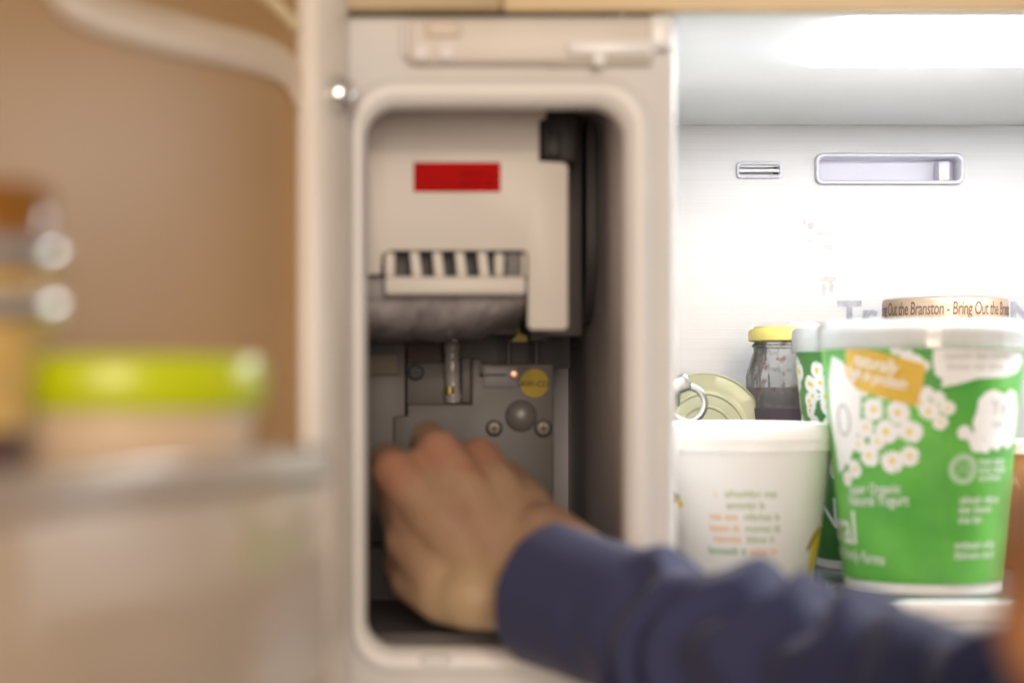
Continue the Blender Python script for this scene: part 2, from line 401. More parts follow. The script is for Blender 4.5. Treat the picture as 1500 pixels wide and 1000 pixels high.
bp_ = bpy.data.objects["back_panel"]; md = bp_.modifiers.new("b", 'BOOLEAN'); md.object = co; md.operation = 'DIFFERENCE'; md.solver = 'EXACT'
bpy.context.view_layer.update()
nm = bpy.data.meshes.new_from_object(bp_.evaluated_get(bpy.context.evaluated_depsgraph_get())); bp_.modifiers.clear(); bp_.data = nm; bpy.data.objects.remove(co)
bm = B(); ring_plate(bm, 1193, 1411, 225, 271, BD, .0035, .006, .004, .016); v1 = part_of(obj("air_outlet", bm, M['vent'], fridge))
bm = B(); box(bm, X(1376, BD), X(1392, BD), BD + .001, BD + .0155, Z(267, BD), Z(236, BD), .001); box(bm, X(1391.5, BD), X(1400, BD), BD + .004, BD + .0155, Z(267, BD), Z(262, BD), .001); w = obj("damper", bm, M['vent'], fridge)
bm = B(); ring_plate(bm, 1078, 1145, 238, 262, BD, .0022, .003, .003, .012); obj("sensor_grille", bm, M['vent'], fridge)
bm = B(); box(bm, X(1082, BD), X(1141, BD), BD - .0022, BD + .003, Z(252.5, BD), Z(248, BD), .0008); obj("grille_bar", bm, M['trim'], fridge)
bm = B(); box(bm, X(1083, BD), X(1140, BD), BD - .0008, BD + .0012, Z(245, BD), Z(243, BD), .0004); box(bm, X(1083, BD), X(1140, BD), BD - .0008, BD + .0012, Z(258, BD), Z(256, BD), .0004); obj("grille_lip", bm, M['trim'], fridge)
bm = B(); box(bm, X(1137, BD), X(1141.5, BD), BD + .0035, BD + .0118, Z(258, BD), Z(242, BD)); obj("sensor", bm, M['slotdark'], fridge)
def wall_text(s, px, py, h, bold, name):
    g = text_geo(s, h / 0.73, bold=bold); b = geo_bm([g])
    o = P(px, py, BD - .0003)
    for v in b.verts: v.co = Vector((o.x + v.co.x, o.y, o.z + v.co.y))
    return obj(name, b, M['letter'], fridge, smooth=False)
wall_text("Tr", 1227, 481, .0222, .03, "lettering")
wall_text("N", 1478, 481, .0215, .03, "lettering")
# smears left on the steel
M['stain'] = clear_mat("dried_smear", (0.36, 0.35, 0.33), 0.17, 0.5)
for px, py, w, h in ((1214, 409, 15, 6), (1207, 424, 4, 12), (1218, 421, 4, 10), (1200, 342, 7, 5), (1214, 362, 9, 6), (1188, 330, 6, 6), (1178, 325, 4, 4), (1186, 352, 4, 4)):
    o = P(px, py, BD - .0004)
    b = geo_bm([poly_geo([(o.x + x, o.z + y) for x, y in [(a * random.uniform(.6, 1.2), c * random.uniform(.6, 1.2)) for a, c in circle_pts(0, 0, w * .00052, 18, h * .00052)]])])
    for v in b.verts: v.co = Vector((v.co.x, o.y, v.co.y))
    obj("smear", b, M['stain'], fridge, smooth=False)

# ================================================================ left door, swung open
UA = math.radians(22)
H = Vector((-0.034, 0.955)); du = Vector((-math.sin(UA), -math.cos(UA))); dn = Vector((math.cos(UA), -math.sin(UA)))
def D(u, n, z): q = H + du * u + dn * n; return Vector((q.x, q.y, z))
def dbox(bm, u0, u1, n0, n1, z0, z1, bev=0.0):
    b = bmesh.new(); box(b, u0, u1, n0, n1, z0, z1, bev)
    for v in b.verts: v.co = D(*v.co)
    me = bpy.data.meshes.new("t"); b.to_mesh(me); b.free(); bm.from_mesh(me); bpy.data.meshes.remove(me)
bm = B(); dbox(bm, -.012, .46, -.065, -.0125, 0.75, CEIL + .05, .006)
door = part_of(obj("door", bm, M['doorskin'], fridge))
def dpart(name, bm, m, **k): o = obj(name, bm, m, None, **k); return sub_w(o)
def sub_w(o): o.parent = door; o.matrix_parent_inverse = Matrix.Identity(4); return o
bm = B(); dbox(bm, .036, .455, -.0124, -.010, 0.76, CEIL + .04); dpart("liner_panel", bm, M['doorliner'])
bm = B(); dbox(bm, -.006, .037, -.0124, .002, 0.76, CEIL + .04, .006); dpart("hinge_side_rim", bm, M['doorrim'])
# moulded rib across the top of the liner, bending down into the rim
bm = B()
rib = [(.032, .140), (.045, .150), (.07, .1535), (.12, .1515), (.20, .1475), (.25, .150), (.262, .165), (.268, .19), (.27, .22)]
tube(bm, [tuple(D(u, -.009, CZ + z)) + (.0028, .0095) for u, z in rib], n=14, m=8); dpart("liner_rib", bm, mat("beige_rib", (0.62, 0.50, 0.38), 0.35, var=0.03))
bm = B(); tube(bm, [tuple(D(u, -.010, CZ + z)) + (.004, .004) for u, z in [(.27, .192), (.18, .19), (.09, .186), (.04, .175)]], n=10, m=6); dpart("upper_bead", bm, mat("yellow_bead", (0.8, 0.66, 0.4), 0.35))  # bead coloured pale yellow, lighter than the liner
# chrome ball added by the hinge, sized for its bright glint
bm = B(); bmesh.ops.create_uvsphere(bm, u_segments=20, v_segments=12, radius=.010)
bmesh.ops.translate(bm, verts=bm.verts[:], vec=D(.016, .004, Z(139, .94))); dpart("glint_ball", bm, mat("chrome", (0.9, 0.9, 0.9), 0.2, metal=1.0, var=0.01))
bm = B(); dbox(bm, .282, .60, -.0099, -.004, Z(655, .63) - .004, Z(655, .63) + .006, .002); dpart("bin_ledge", bm, M['doorrim'])

# ---- clear bin on the door
BZ0, BZ1 = CZ - .108, Z(655, .63)
dbin = thing("door_bin", "clear plastic bin on the open door holding the lime lidded tub", "door bin", D(.42, .05, BZ0))
U0, U1, N0, N1 = .284, .60, -.0095, .1215
bm = B(); dbox(bm, U0 - .001, U1, N0, N1 + .001, BZ0 - .003, BZ0 - .0002, .0008); obj("bin_floor", bm, M['clearbin'], dbin)
bm = B(); dbox(bm, U0, U1, N1 - .003, N1, BZ0, BZ1 - .012, .001); obj("bin_front", bm, M['clearbin'], dbin)
bm = B(); dbox(bm, U0, U0 + .003, N0, N1 - .0032, BZ0, BZ1 - .012, .001); obj("bin_end", bm, M['clearbin'], dbin)
bm = B(); dbox(bm, U0 - .002, U1, N1 - .004, N1 + .003, BZ1 - .0118, BZ1, .003); dbox(bm, U0 - .002, U0 + .005, N0, N1 - .0042, BZ1 - .0118, BZ1, .003)
obj("bin_rim", bm, clear_mat("bin_rim_plastic", (0.78, 0.64, 0.52), 0.5, 0.12), dbin)

# ---- things in the door bin
def round_thing(name, label, cat, cx, cy, z0, group=None): return thing(name, label, cat, (cx, cy, z0), group)
c = D(.3365, .066, 0); r = .0505
t = round_thing("lidded_tub", "beige see-through tub with lime green lid in the door bin", "tub", c.x, c.y, BZ0)
zl0, zl1 = Z(596, .64), Z(522, .64)
bm = B(); lathe(bm, [(r * .78, BZ0), (r * .82, BZ0 + .003), (r * .90, zl0 - .012), (r * .93, zl0 - .004), (r * .93, zl0 + .006)], c.x, c.y); obj("tub_body", bm, mat("beige_frosted_plastic", (0.60, 0.46, 0.32), 0.3, var=0.12, scale=14), t)
bm = B(); lathe(bm, [(r * .97, zl0), (r, zl0 + .002), (r, zl1 - .003), (r * .97, zl1 - .0006), (r * .86, zl1), (r * .82, zl1 - .002), (.001, zl1 - .002)], c.x, c.y); obj("lid", bm, mat("lime_lid", (0.50, 0.58, 0.004), 0.28, var=0.03), t)
bm = B(); lathe(bm, [(r * .865, CZ - .062), (r * .872, CZ - .062), (r * .892, CZ - .047), (r * .885, CZ - .047)], c.x, c.y, close=False); obj("label_band", bm, mat("olive_label", (0.24, 0.25, 0.10), 0.5, var=0.15), t)
c = D(.4125, .062, 0); r = .0275
t = round_thing("sauce_bottle", "amber capped bottle of yellow sauce beside the lime lidded tub", "bottle", c.x, c.y, BZ0)
za, zb_ = Z(405, .575), Z(285, .575)
bm = B(); lathe(bm, [(r * .56, BZ0), (r * .62, BZ0 + .004), (r * .62, CZ - .015), (r * .70, CZ + .008), (r * .95, CZ + .018), (r * .92, za - .004), (r * .82, za)], c.x, c.y); obj("bottle_body", bm, mat("yellow_sauce", (0.62, 0.42, 0.14), 0.2, var=0.25, scale=40), t)
bm = B(); lathe(bm, [(r * .85, za - .003), (r * .90, za), (r * .90, zb_ - .004), (r * .8, zb_), (.001, zb_)], c.x, c.y, fun=lambda a, r, z: .0004 * math.sin(a * 40)); obj("cap", bm, mat("amber_brown_cap", (0.22, 0.085, 0.006), 0.15, var=0.1), t)
bm = B(); lathe(bm, [(r * .625, CZ - .055), (r * .64, CZ - .055), (r * .64, CZ - .016), (r * .625, CZ - .016)], c.x, c.y, close=False); obj("label_band", bm, mat("dark_plum_label", (0.09, 0.05, 0.05), 0.3, var=0.2), t)

zc = Z(352, .56)
bm = B(); lathe(bm, [(r * (.82 + .20 * math.sin(math.pi * i / 12)), za + (zc - za) * (1 - math.cos(math.pi * i / 12)) / 2) for i in range(13)], c.x, c.y, close=False); zs = Z(452, .56); lathe(bm, [(r * (.86 + .18 * math.sin(math.pi * i / 12)), zs - .005 * math.cos(math.pi * i / 12)) for i in range(13)], c.x, c.y, close=False); obj("glint_rings", bm, mat("glint_silver", (0.88, 0.87, 0.86), 0.12, metal=1.0, var=0.05), t)  # silver rings added to the bottle for their bright glints

# ================================================================ ice maker
ID = 1.05
im = thing("ice_maker", "off-white ice maker with red sticker and ribbed grille hanging in the compartment", "ice maker", tuple(P(690, 430, 1.1)))
bm = B()
prism(bm, [(538, 158), (800, 158), (800, 174), (790, 176), (790, 236), (826, 238), (832, 243), (832, 478), (827, 483), (778, 483), (773, 478), (773, 372), (768, 367), (570, 367), (560, 372), (558, 402), (538, 402)], ID, ID + .004, .0009)
obj("front_plate", bm, M['maker'], im)
bm = B(); pbox(bm, 545, 788, 162, 360, ID + .0041, ID + .20, .003); obj("housing", bm, M['maker'], im)
bm = B(); pbox(bm, 797, 846, 160, 238, ID + .020, ID + .12, .002); pbox(bm, 801, 822, 190, 230, ID + .012, ID + .022, .001); pbox(bm, 795, 803, 172, 232, ID + .010, ID + .03, .001); obj("switch_block", bm, M['black'], im)
bm = B(); pbox(bm, 606, 733, 238, 281, ID - .0006, ID - .0001); st = part_of(obj("warning_sticker", bm, M['red'], im))
b = geo_bm([move_geo(scribble_geo(.018, .0032), 0, 0), move_geo(scribble_geo(.019, .0032), -.0005, -.0052)])
o = P(676, 258, ID - .0008)
for v in b.verts: v.co = Vector((o.x + v.co.x, o.y, o.z + v.co.y))
obj("sticker_print", b, M['redink'], im, smooth=False)
# grille: frame, ribs, dark inside, sensor square
bm = B(); pbox(bm, 563, 771, 404, 432, ID - .006, ID + .03, .0025); pbox(bm, 563, 579, 369, 406, ID - .0055, ID + .028, .002); pbox(bm, 724, 739, 370, 405, ID - .0055, ID + .02, .002); pbox(bm, 764, 771, 370, 406, ID - .005, ID + .02, .0015)
obj("grille_frame", bm, M['maker'], im)
for i, px in enumerate((600, 633, 666, 699)):
    bm = B(); prism(bm, [(px, 369), (px + 14, 369), (px + 19, 408), (px + 4, 408)], ID - .003, ID + .022, .0008); obj("grille_rib", bm, M['maker'], im)
bm = B(); pbox(bm, 566, 768, 369, 410, ID + .0235, ID + .06); obj("grille_back", bm, M['black'], im)
bm = B(); pbox(bm, 741, 764, 371, 408, ID - .002, ID + .012, .001); obj("thermostat_square", bm, mat("speckled_grey", (0.16, 0.16, 0.15), 0.6, var=0.5, scale=400), im)
# frosted tray below, lumpy
bm = B()
x0, x1 = X(520, 1.07), X(768, 1.07)
nu, nv = 44, 22; grid = []
for i in range(nu + 1):
    row = []
    for j in range(nv + 1):
        a = math.pi * j / nv
        u = i / nu; x = x0 + (x1 - x0) * u
        low = .026 * (1 - .45 * max(0, (u - .62) / .38) ** 1.6)
        lump = .0016 * math.sin(u * 31 + j) * math.sin(j * .9 + u * 7) + .0012 * math.sin(u * 67 + 2 * j)
        row.append(bm.verts.new((x, ID + .065 - .055 * math.cos(a) + lump, Z(430, ID) + .001 - (low + lump) * math.sin(a) ** .7)))
    grid.append(row)
for i in range(nu):
    for j in range(nv): bm.faces.new((grid[i][j], grid[i + 1][j], grid[i + 1][j + 1], grid[i][j + 1]))
bm.faces.new([r_[0] for r_ in grid] + [grid[-1][j] for j in range(1, nv + 1)] + [r_[-1] for r_ in grid[-2::-1]] + [grid[0][j] for j in range(nv - 1, 0, -1)])
bmesh.ops.triangulate(bm, faces=[f for f in bm.faces if len(f.verts) > 4])
obj("ice_tray", bm, M['tray'], im)
bm = B(); pbox(bm, 530, 568, 404, 440, ID + .006, ID + .1, .004); obj("tray_end", bm, M['tray'], im)
bm = B(); pbox(bm, 690, 757, 432, 490, 1.13, 1.15, .002); obj("tray_stop", bm, M['motor_b'], im)

# ================================================================ auger motor cover at the back of the compartment
AD = 1.19
am = thing("motor_cover", "grey motor cover with yellow round sticker behind the reaching hand", "motor cover", tuple(P(695, 850, AD + .02)))
bm = B()
prism(bm, [(577, 609), (597, 609), (597, 592), (691, 592), (691, 526), (705, 526), (705, 533), (811, 533), (811, 880), (577, 880)], AD, AD + .05, .0010)
obj("cover", bm, M['motor'], am)
bm = B(); pbox(bm, 520, 594, 484, 890, AD + .006, AD + .05, .0012); obj("side_block", bm, M['motor'], am)
bm = B(); pbox(bm, 596, 692, 531, 592.5, AD + .012, AD + .05, .001); obj("back_plate", bm, M['motor_b'], am)
bm = B(); pbox(bm, 530, 581, 490, 516, AD + .004, AD + .0062); obj("opening_shade", bm, M['black'], am)  # solid black plate paints the shade of an opening
bm = B(); pbox(bm, 530, 583, 518, 549, AD + .003, AD + .0062, .0008); obj("tan_label", bm, mat("tan_label", (0.20, 0.165, 0.12), 0.6), am)
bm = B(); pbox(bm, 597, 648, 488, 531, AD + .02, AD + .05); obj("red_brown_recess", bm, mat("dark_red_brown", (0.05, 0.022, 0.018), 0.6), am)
bm = B(); pbox(bm, 640, 835, 470, 540, AD + .045, AD + .055); obj("gap_shade", bm, M['black'], am)  # black sheet stands for the shade in the gap behind the cover
bm = B(); pbox(bm, 708, 758, 536, 567, AD - .002, AD - .0001, .0006); pl = obj("switch_plate", bm, mat("pale_grey_plastic", (0.22, 0.21, 0.23), 0.45), am)
bm = B(); pbox(bm, 704, 742, 547, 551, AD - .0030, AD - .0019); pbox(bm, 702, 707, 533, 551, AD - .0030, AD - .0002); obj("switch_lever", bm, M['black'], am)
bm = B(); disc_y(bm, 753, 548, AD - .0045, AD - .001, .0030, bev=.0008); obj("pin", bm, M['copper'], am)
bm = B(); disc_y(bm, 783, 561, AD - .0008, AD - .0001, .0092, n=40); obj("round_sticker", bm, M['yellow'], am)
b = geo_bm([text_geo("AW-CO", .0052, bold=.02, align='CENTER')]); o = P(783, 566, AD - .0010)
for v in b.verts: v.co = Vector((o.x + v.co.x, o.y, o.z + v.co.y))
obj("sticker_lettering", b, M['ink'], am, smooth=False)
b = bmesh.new(); bmesh.ops.create_uvsphere(b, u_segments=32, v_segments=16, radius=.0105)
for v in b.verts: v.co.y *= .55; v.co += P(763, 609, AD + .001)
obj("dome", b, mat("grey_dome", (0.14, 0.13, 0.126), 0.35), am)
for px, py, rr in ((724, 627, .0047), (796, 627, .0050), (609, 545, .0047)):
    dd = AD if px > 700 else AD + .012
    bm = B(); disc_y(bm, px, py, dd - .0014, dd + .004, rr * 1.18, bev=.0004); shade_ring = obj("screw_shade_ring", bm, M['black'], am)  # black disc paints the shade round the screw head
    bm = B(); disc_y(bm, px, py, dd - .0030, dd - .0006, rr * .86, bev=.0009); obj("screw_head", bm, M['screw'] if px > 700 else M['dark'], am)
    bm = B(); c0 = P(px, py, dd - .0033)
    box(bm, c0.x - rr * .5, c0.x + rr * .5, c0.y, c0.y + .0012, c0.z - .0006, c0.z + .0006); box(bm, c0.x - .0006, c0.x + .0006, c0.y + .0001, c0.y + .0011, c0.z - rr * .5, c0.z + rr * .5)
    obj("screw_slot", bm, M['ink'], am)
# clear spiral tube and two white rods
bm = B(); tube(bm, [tuple(P(x, y, AD + .006)) + (.0052,) for x, y in ((662, 470), (662, 520), (664, 589))], n=16, m=12, fun=lambda a, l: .0005 * math.sin(l * 2200))
obj("ribbed_tube", bm, clear_mat("milky_tube", (0.42, 0.40, 0.38), 0.7, 0.1), am)
bm = B(); tube(bm, [tuple(P(659, y, AD - .0002)) + (.0028,) for y in (566, 577)], n=10, m=1); obj("brass_fitting", bm, mat("dull_brass", (0.35, 0.26, 0.08), 0.4, metal=0.6), am)
bm = B(); pbox(bm, 676, 690, 524, 590, AD + .004, AD + .013, .001); obj("tube_clip", bm, M['motor_b'], am)
for px in (745, 786):
    bm = B(); tube(bm, [tuple(P(px, y, AD + .015)) + (.0016,) for y in (478, 505, 540)], n=10, m=2); obj("rod", bm, M['motor'], am)
bm = B(); prism(bm, [(758, 468), (762, 488), (772, 492), (772, 500), (748, 500), (756, 492)], 1.16, 1.165); obj("yellow_wire_tag", bm, mat("dull_yellow", (0.42, 0.33, 0.05), 0.5), am)
bm = B(); pbox(bm, 776, 804, 485, 499, 1.165, 1.175, .001); obj("connector", bm, M['motor'], am)
bm = B(); box(bm, OX0 - .005, OX1 - .001, FD + .03, AD, OZ0 - .001, OZ0 + .004, .0015); obj("floor_dark_sheet", bm, M['dark'], am)  # dark sheet added to darken the compartment floor
# dark chute block on the compartment floor
bm = B(); pbox(bm, 512, 832, 800, 905, 1.15, 1.185, .003); obj("chute_block", bm, M['dark'], am)

# ================================================================ shelf and food
SZ = Z(872, 1.075)                    # top of the glass shelf
SF = 1.04
shelf = thing("glass_shelf", "glass refrigerator shelf with thick white front trim under the green yogurt tub", "shelf", (0.45, 1.2, SZ - .03))
bm = B(); box(bm, HX1 + .002, XR - .002, SF + .004, BD - .002, SZ - .006, SZ, .001); obj("glass", bm, M['glass'], shelf)
bm = B(); box(bm, HX1 + .002, XR - .002, SF - .003, SF + .006, SZ - .0105, SZ + .0012, .002); obj("front_trim", bm, M['trim'], shelf)
bm = B(); box(bm, HX1 + .002, XR - .002, SF + .001, SF + .02, SZ - .021, SZ - .0106, .002); obj("lower_trim", bm, M['trimlow'], shelf)
bm = B(); box(bm, HX1 + .001, XR - .001, SF + .03, BD - .001, 0.93, 0.95, .003); obj("drawer_cover", bm, mat("drawer_cover_grey", (0.35, 0.36, 0.38), 0.3, var=0.03), fridge)
for x in (HX1 + .001, XR - .022):
    bm = B(); box(bm, x, x + .02, SF + .03, BD - .003, SZ - .012, SZ - .0062, .002); obj("support_rail", bm, M['trimlow'], shelf)

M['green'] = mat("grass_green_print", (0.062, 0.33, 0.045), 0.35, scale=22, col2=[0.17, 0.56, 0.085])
M['greenshade'] = mat("shaded_green_print", (0.030, 0.16, 0.022), 0.35, scale=30, col2=[0.06, 0.26, 0.03])  # same green print as the front tub, with shade put into the colour
M['pwhite'] = mat("white_print", (0.88, 0.88, 0.87), 0.4, var=0.02)
M['pgold'] = mat("gold_print", (0.70, 0.46, 0.06), 0.4, var=0.08, scale=90)
M['pyel'] = mat("yellow_print", (0.80, 0.60, 0.02), 0.4)
M['pgrey'] = mat("pale_grey_print", (0.50, 0.51, 0.49), 0.4)
M['pseal'] = mat("pale_green_print", (0.42, 0.62, 0.40), 0.4)
M['lid'] = clear_mat("milky_lid", (0.96, 0.97, 0.97), 0.38, 0.12, tcol=(0.96, 0.99, 0.98))

def yogurt(px, d, turn, label, body):
    z0, z1 = SZ + .0004, Z(503, 1.06)
    cn = Cone(px, d, z0, z1, .0460, .0600, 0.0); cx, cy = cn.cx, cn.d
    cn.dref, cn.pxref = 1.122, 1350      # both pots carry the same print
    t = thing("yogurt_tub", label, "yogurt tub", (cx, cy, SZ), "daisy printed yogurt tubs on the shelf")
    bm = B(); lathe(bm, [(.0455, z0 + .001), (.046, z0), (cn.r(z0 + .006) - .0006, z0 + .0055), (cn.r(z0 + .0056), z0 + .0056)], cx, cy, 96); obj("base_ring", bm, M['pwhite'], t)
    bm = B(); lathe(bm, [(cn.r(z0 + .0058), z0 + .0058), (cn.r(z1), z1)], cx, cy, 96); obj("printed_wall", bm, body, t)
    zt = z1 + .0135
    bm = B(); lathe(bm, [(cn.r(z1) - .0005, z1 + .0001), (cn.r(z1) + .0002, z1 + .004), (cn.r(z1) - .0006, zt - .004), (cn.r(z1) - .004, zt - .0035), (.01, zt - .0035)], cx, cy, 96, close=False)
    obj("foil_seal", bm, M['pwhite'], t)
    bm = B(); lathe(bm, [(cn.r(z1) + .0022, z1 - .003), (cn.r(z1) + .0030, z1 - .0026), (cn.r(z1) + .0020, z1 + .003), (cn.r(z1) + .0026, z1 + .006), (cn.r(z1) + .0022, zt - .002), (cn.r(z1) + .0008, zt), (cn.r(z1) - .003, zt + .0008), (cn.r(z1) - .006, zt - .002), (.002, zt - .002)],
                    cx, cy, 128, fun=lambda a, r, z: .00025 * math.sin(a * 48) if r > .058 else 0, close=False)
    obj("lid", bm, M['lid'], t)
    cn.turn = turn; R = .053; W_ = cn.wrap
    dz = lambda th, py: (th * R, Z(py, d - .053))
    white, yel, txt, gold, grey, seal = [], [], [], [], [], []
    # daisies: the band left of the gold flag and the clusters under and beside it
    spots = [(1300, 572, 15), (1328, 565, 14), (1270, 570, 12), (1284, 600, 17), (1318, 604, 17), (1335, 632, 17), (1303, 632, 18), (1273, 628, 15), (1279, 668, 17), (1310, 677, 17), (1333, 668, 15), (1264, 652, 13), (1258, 690, 14), (1247, 705, 12), (1290, 648, 13),
             (1349, 588, 11), (1360, 601, 14), (1385, 597, 11), (1375, 618, 11), (1356, 575, 10), (1372, 582, 10), (1246, 672, 12),
             (1330, 520, 9), (1342, 528, 9), (1352, 536, 9), (1316, 512, 8)]
    for x, y, r in spots:
        u, z = cn.uv(x, y); white.append(poly_geo(daisy_pts(u, z, r * .00041)));
        if r > 10: yel.append(poly_geo(circle_pts(u + random.uniform(-.0006, .0006), z + random.uniform(-.0006, .0006), r * .00010, 12)))
    for i in range(90):                      # the far side of the pot is covered with them too
        th = math.radians(random.uniform(-225, -118)); z = Z(random.uniform(512, 715), 1.07); r = random.uniform(.005, .0075)
        white.append(poly_geo(daisy_pts(th * R, z, r))); yel.append(poly_geo(circle_pts(th * R, z, r * .25, 12)))
    # white splash with the ring letter
    white2 = [cn.poly([(1226, 520), (1240, 528), (1258, 552), (1268, 585), (1266, 625), (1256, 665), (1243, 690), (1236, 700), (1230, 660), (1226, 640), (1222, 600), (1220, 560)])]
    u, z = cn.uv(1243, 617)
    g = circle_pts(0, 0, .0062, 24, .0098) + circle_pts(0, 0, .0044, 24, .0080)
    grey.append(move_geo((g, [(i, (i + 1) % 24, 24 + (i + 1) % 24, 24 + i) for i in range(24)]), u, z))
    # gold flag
    gold.append(cn.poly([(1246, 502), (1270, 509), (1300, 517), (1330, 526), (1356, 534), (1352, 562), (1343, 595), (1310, 586), (1280, 577), (1262, 570), (1246, 548)]))
    a = -.23
    txt.append(cn.geo(squeeze(text_geo("naturally", .0112, shear=.2, bold=.012, space=.95), .70), 1257, 533, a)); txt.append(cn.geo(squeeze(text_geo("high in protein", .0102, shear=.2, bold=.012, space=.93), .66), 1247, 550, a))
    # speech bubble and splash emblem
    white2.append(cn.poly([(1366, 507), (1400, 509), (1440, 511), (1470, 511), (1487, 514), (1487, 530), (1480, 545), (1462, 552), (1425, 554), (1400, 562), (1376, 567), (1378, 556), (1368, 548), (1365, 530)]))
    for k, (x, y, w) in enumerate(((1380, 526, .045), (1384, 541, .036))): grey.append(cn.geo(scribble_geo(w, .0042), x, y))
    white2.append(cn.poly([(1424, 600), (1426, 585), (1436, 574), (1447, 570), (1457, 575), (1462, 578), (1470, 570), (1478, 574), (1480, 600), (1478, 630), (1474, 652), (1466, 660), (1460, 652), (1452, 661), (1444, 657), (1440, 646), (1430, 640), (1420, 630), (1418, 618)]))
    for x, y, r in ((1407, 633, .0042), (1425, 650, .005), (1436, 654, .004), (1420, 642, .004)): u, z = cn.uv(x, y); white2.append(poly_geo(circle_pts(u, z, r)))
    grey.append(cn.geo(text_geo("Ye", .013), 1441, 607)); grey.append(cn.geo(scribble_geo(.008, .004), 1446, 626))
    # seal
    u, z = cn.uv(1406, 687); g = [(x, y) for x, y in circle_pts(0, 0, .0088, 40)]; g = [(x * (1.0 + .07 * (i % 2)), y * (1.0 + .07 * (i % 2))) for i, (x, y) in enumerate(g)] + circle_pts(0, 0, .0052, 40)
    seal.append(move_geo((g, [(i, (i + 1) % 40, 40 + (i + 1) % 40, 40 + i) for i in range(40)]), u, z)); seal.append(cn.geo(text_geo("10", .009, bold=.02, align='CENTER'), 1406, 694))
    for y, w in ((681, .023), (693, .023), (705, .022)): txt.append(cn.geo(scribble_geo(w, .0042), 1427, y))
    # words
    txt.append(cn.geo(squeeze(text_geo("Super Organic", .0085, shear=.1, bold=.01), .75), 1251, 728, .05)); txt.append(cn.geo(squeeze(text_geo("Natural Yogurt", .0092, shear=.1, bold=.01), .75), 1251, 746, .05))
    u, z = cn.uv(1264, 804); txt.append(move_geo(text_geo("Natural", .029, bold=.004, align='RIGHT', space=.95), u, z))
    u, z = cn.uv(1300, 832); txt.append(move_geo(squeeze(text_geo("supporting Family Farms", .0095, shear=.15, bold=.008, align='RIGHT'), .8), u, z, -.04))
    for x, y, w in ((1401, 738, .030), (1400, 752, .026), (1399, 767, .016), (1394, 805, .032), (1394, 820, .031)): txt.append(cn.geo(scribble_geo(w, .0046), x, y))
    seal.append(cn.geo(scribble_geo(.036, .0028), 1383, 861))
    for nm_, gs, off, mm in (("flower_print", white, .00012, M['pwhite']), ("flower_centres", yel, .00030, M['pyel']), ("white_print", white2, .00036, M['pwhite']), ("gold_flag", gold, .00045, M['pgold']),
                             ("grey_print", grey, .0006, M['pgrey']), ("seal_print", seal, .0003, M['pseal']), ("lettering", txt, .0007, M['pwhite'])):
        obj(nm_, W_(gs, off), mm, t, smooth=False)["kind"] = "stuff"
    return t
yogurt(1350, 1.122, 0.0, "bright green yogurt tub with gold flag and clear lid at the shelf front", M['green'])
yogurt(1297, 1.246, math.radians(79), "daisy yogurt tub with shade put into its green, half hidden behind the bright green tub", M['greenshade'])

# white tub
wd = 1.165
cn = Cone(1088, wd, SZ + .0004, Z(662, 1.11), .0440, .0555); cx, cy = cn.cx, cn.d
t = thing("white_tub", "white plastic tub with green and orange print in front of the open tin", "tub", (cx, cy, SZ))
zt = Z(622, 1.11)
bm = B(); lathe(bm, [(.0430, cn.z0), (.0440, cn.z0 + .001), (cn.r1, cn.z1)], cx, cy, 96); obj("tub_wall", bm, M['trim'], t)
bm = B(); lathe(bm, [(cn.r1 - .001, cn.z1 - .0005), (cn.r1 + .0030, cn.z1), (cn.r1 + .0032, cn.z1 + .006), (cn.r1 + .0042, cn.z1 + .0065), (cn.r1 + .0042, zt - .004), (cn.r1 + .003, zt - .0012), (cn.r1 - .001, zt), (cn.r1 - .004, zt), (cn.r1 - .006, zt - .0025), (.002, zt - .0025)], cx, cy, 96, close=False); obj("lid", bm, M['pwhite'], t)
gr, orr, te = [], [], []
for y, x0, x1, xo in ((728, 1064, 1138, 1050), (745, 1066, 1118, 0), (762, 1090, 1140, 1043), (779, 1092, 1142, 1043), (795, 1094, 1138, 1048), (813, 1041, 1090, 0)):
    if y == 813:
        te.append(cn.geo(scribble_geo(.026, .0046), x0, y)); orr.append(cn.geo(scribble_geo(.020, .0046), 1098, y)); continue
    gr.append(cn.geo(scribble_geo((x1 - x0) * .00044, .0044), x0, y))
    if xo: orr.append(cn.geo(scribble_geo((x0 - xo - 6) * .00044, .0044), xo, y))
M['pg'] = mat("olive_green_ink", (0.34, 0.44, 0.22), 0.5); M['po'] = mat("orange_ink", (0.78, 0.42, 0.20), 0.5); M['pt'] = mat("teal_green_ink", (0.16, 0.36, 0.2), 0.5)
obj("green_print", cn.wrap(gr, .0002), M['pg'], t, smooth=False); obj("orange_print", cn.wrap(orr, .0002), M['po'], t, smooth=False); obj("teal_print", cn.wrap(te, .0002), M['pt'], t, smooth=False)
pod = [cn.poly([(1199, 772), (1196, 800), (1190, 830), (1186, 856), (1178, 856), (1180, 832), (1184, 800), (1180, 800), (1188, 782)])]
obj("yellow_flower_print", cn.wrap(pod, .0002), mat("vanilla_flower_print", (0.62, 0.52, 0.06), 0.5, scale=120, col2=[0.80, 0.66, 0.03]), t, smooth=False)
pod = [cn.poly([(1197, 774), (1186, 790), (1177, 806), (1178, 812), (1185, 800), (1193, 786)]), cn.poly([(992, 722), (999, 728), (999, 738), (993, 742)])]
obj("brown_pod_print", cn.wrap(pod, .0004), mat("vanilla_pod_print", (0.22, 0.10, 0.04), 0.5), t, smooth=False)
obj("yellow_speck_print", cn.wrap([cn.poly([(996, 735), (1001, 734), (1005, 744), (999, 748)])], .0005), M['pyel'], t, smooth=False)

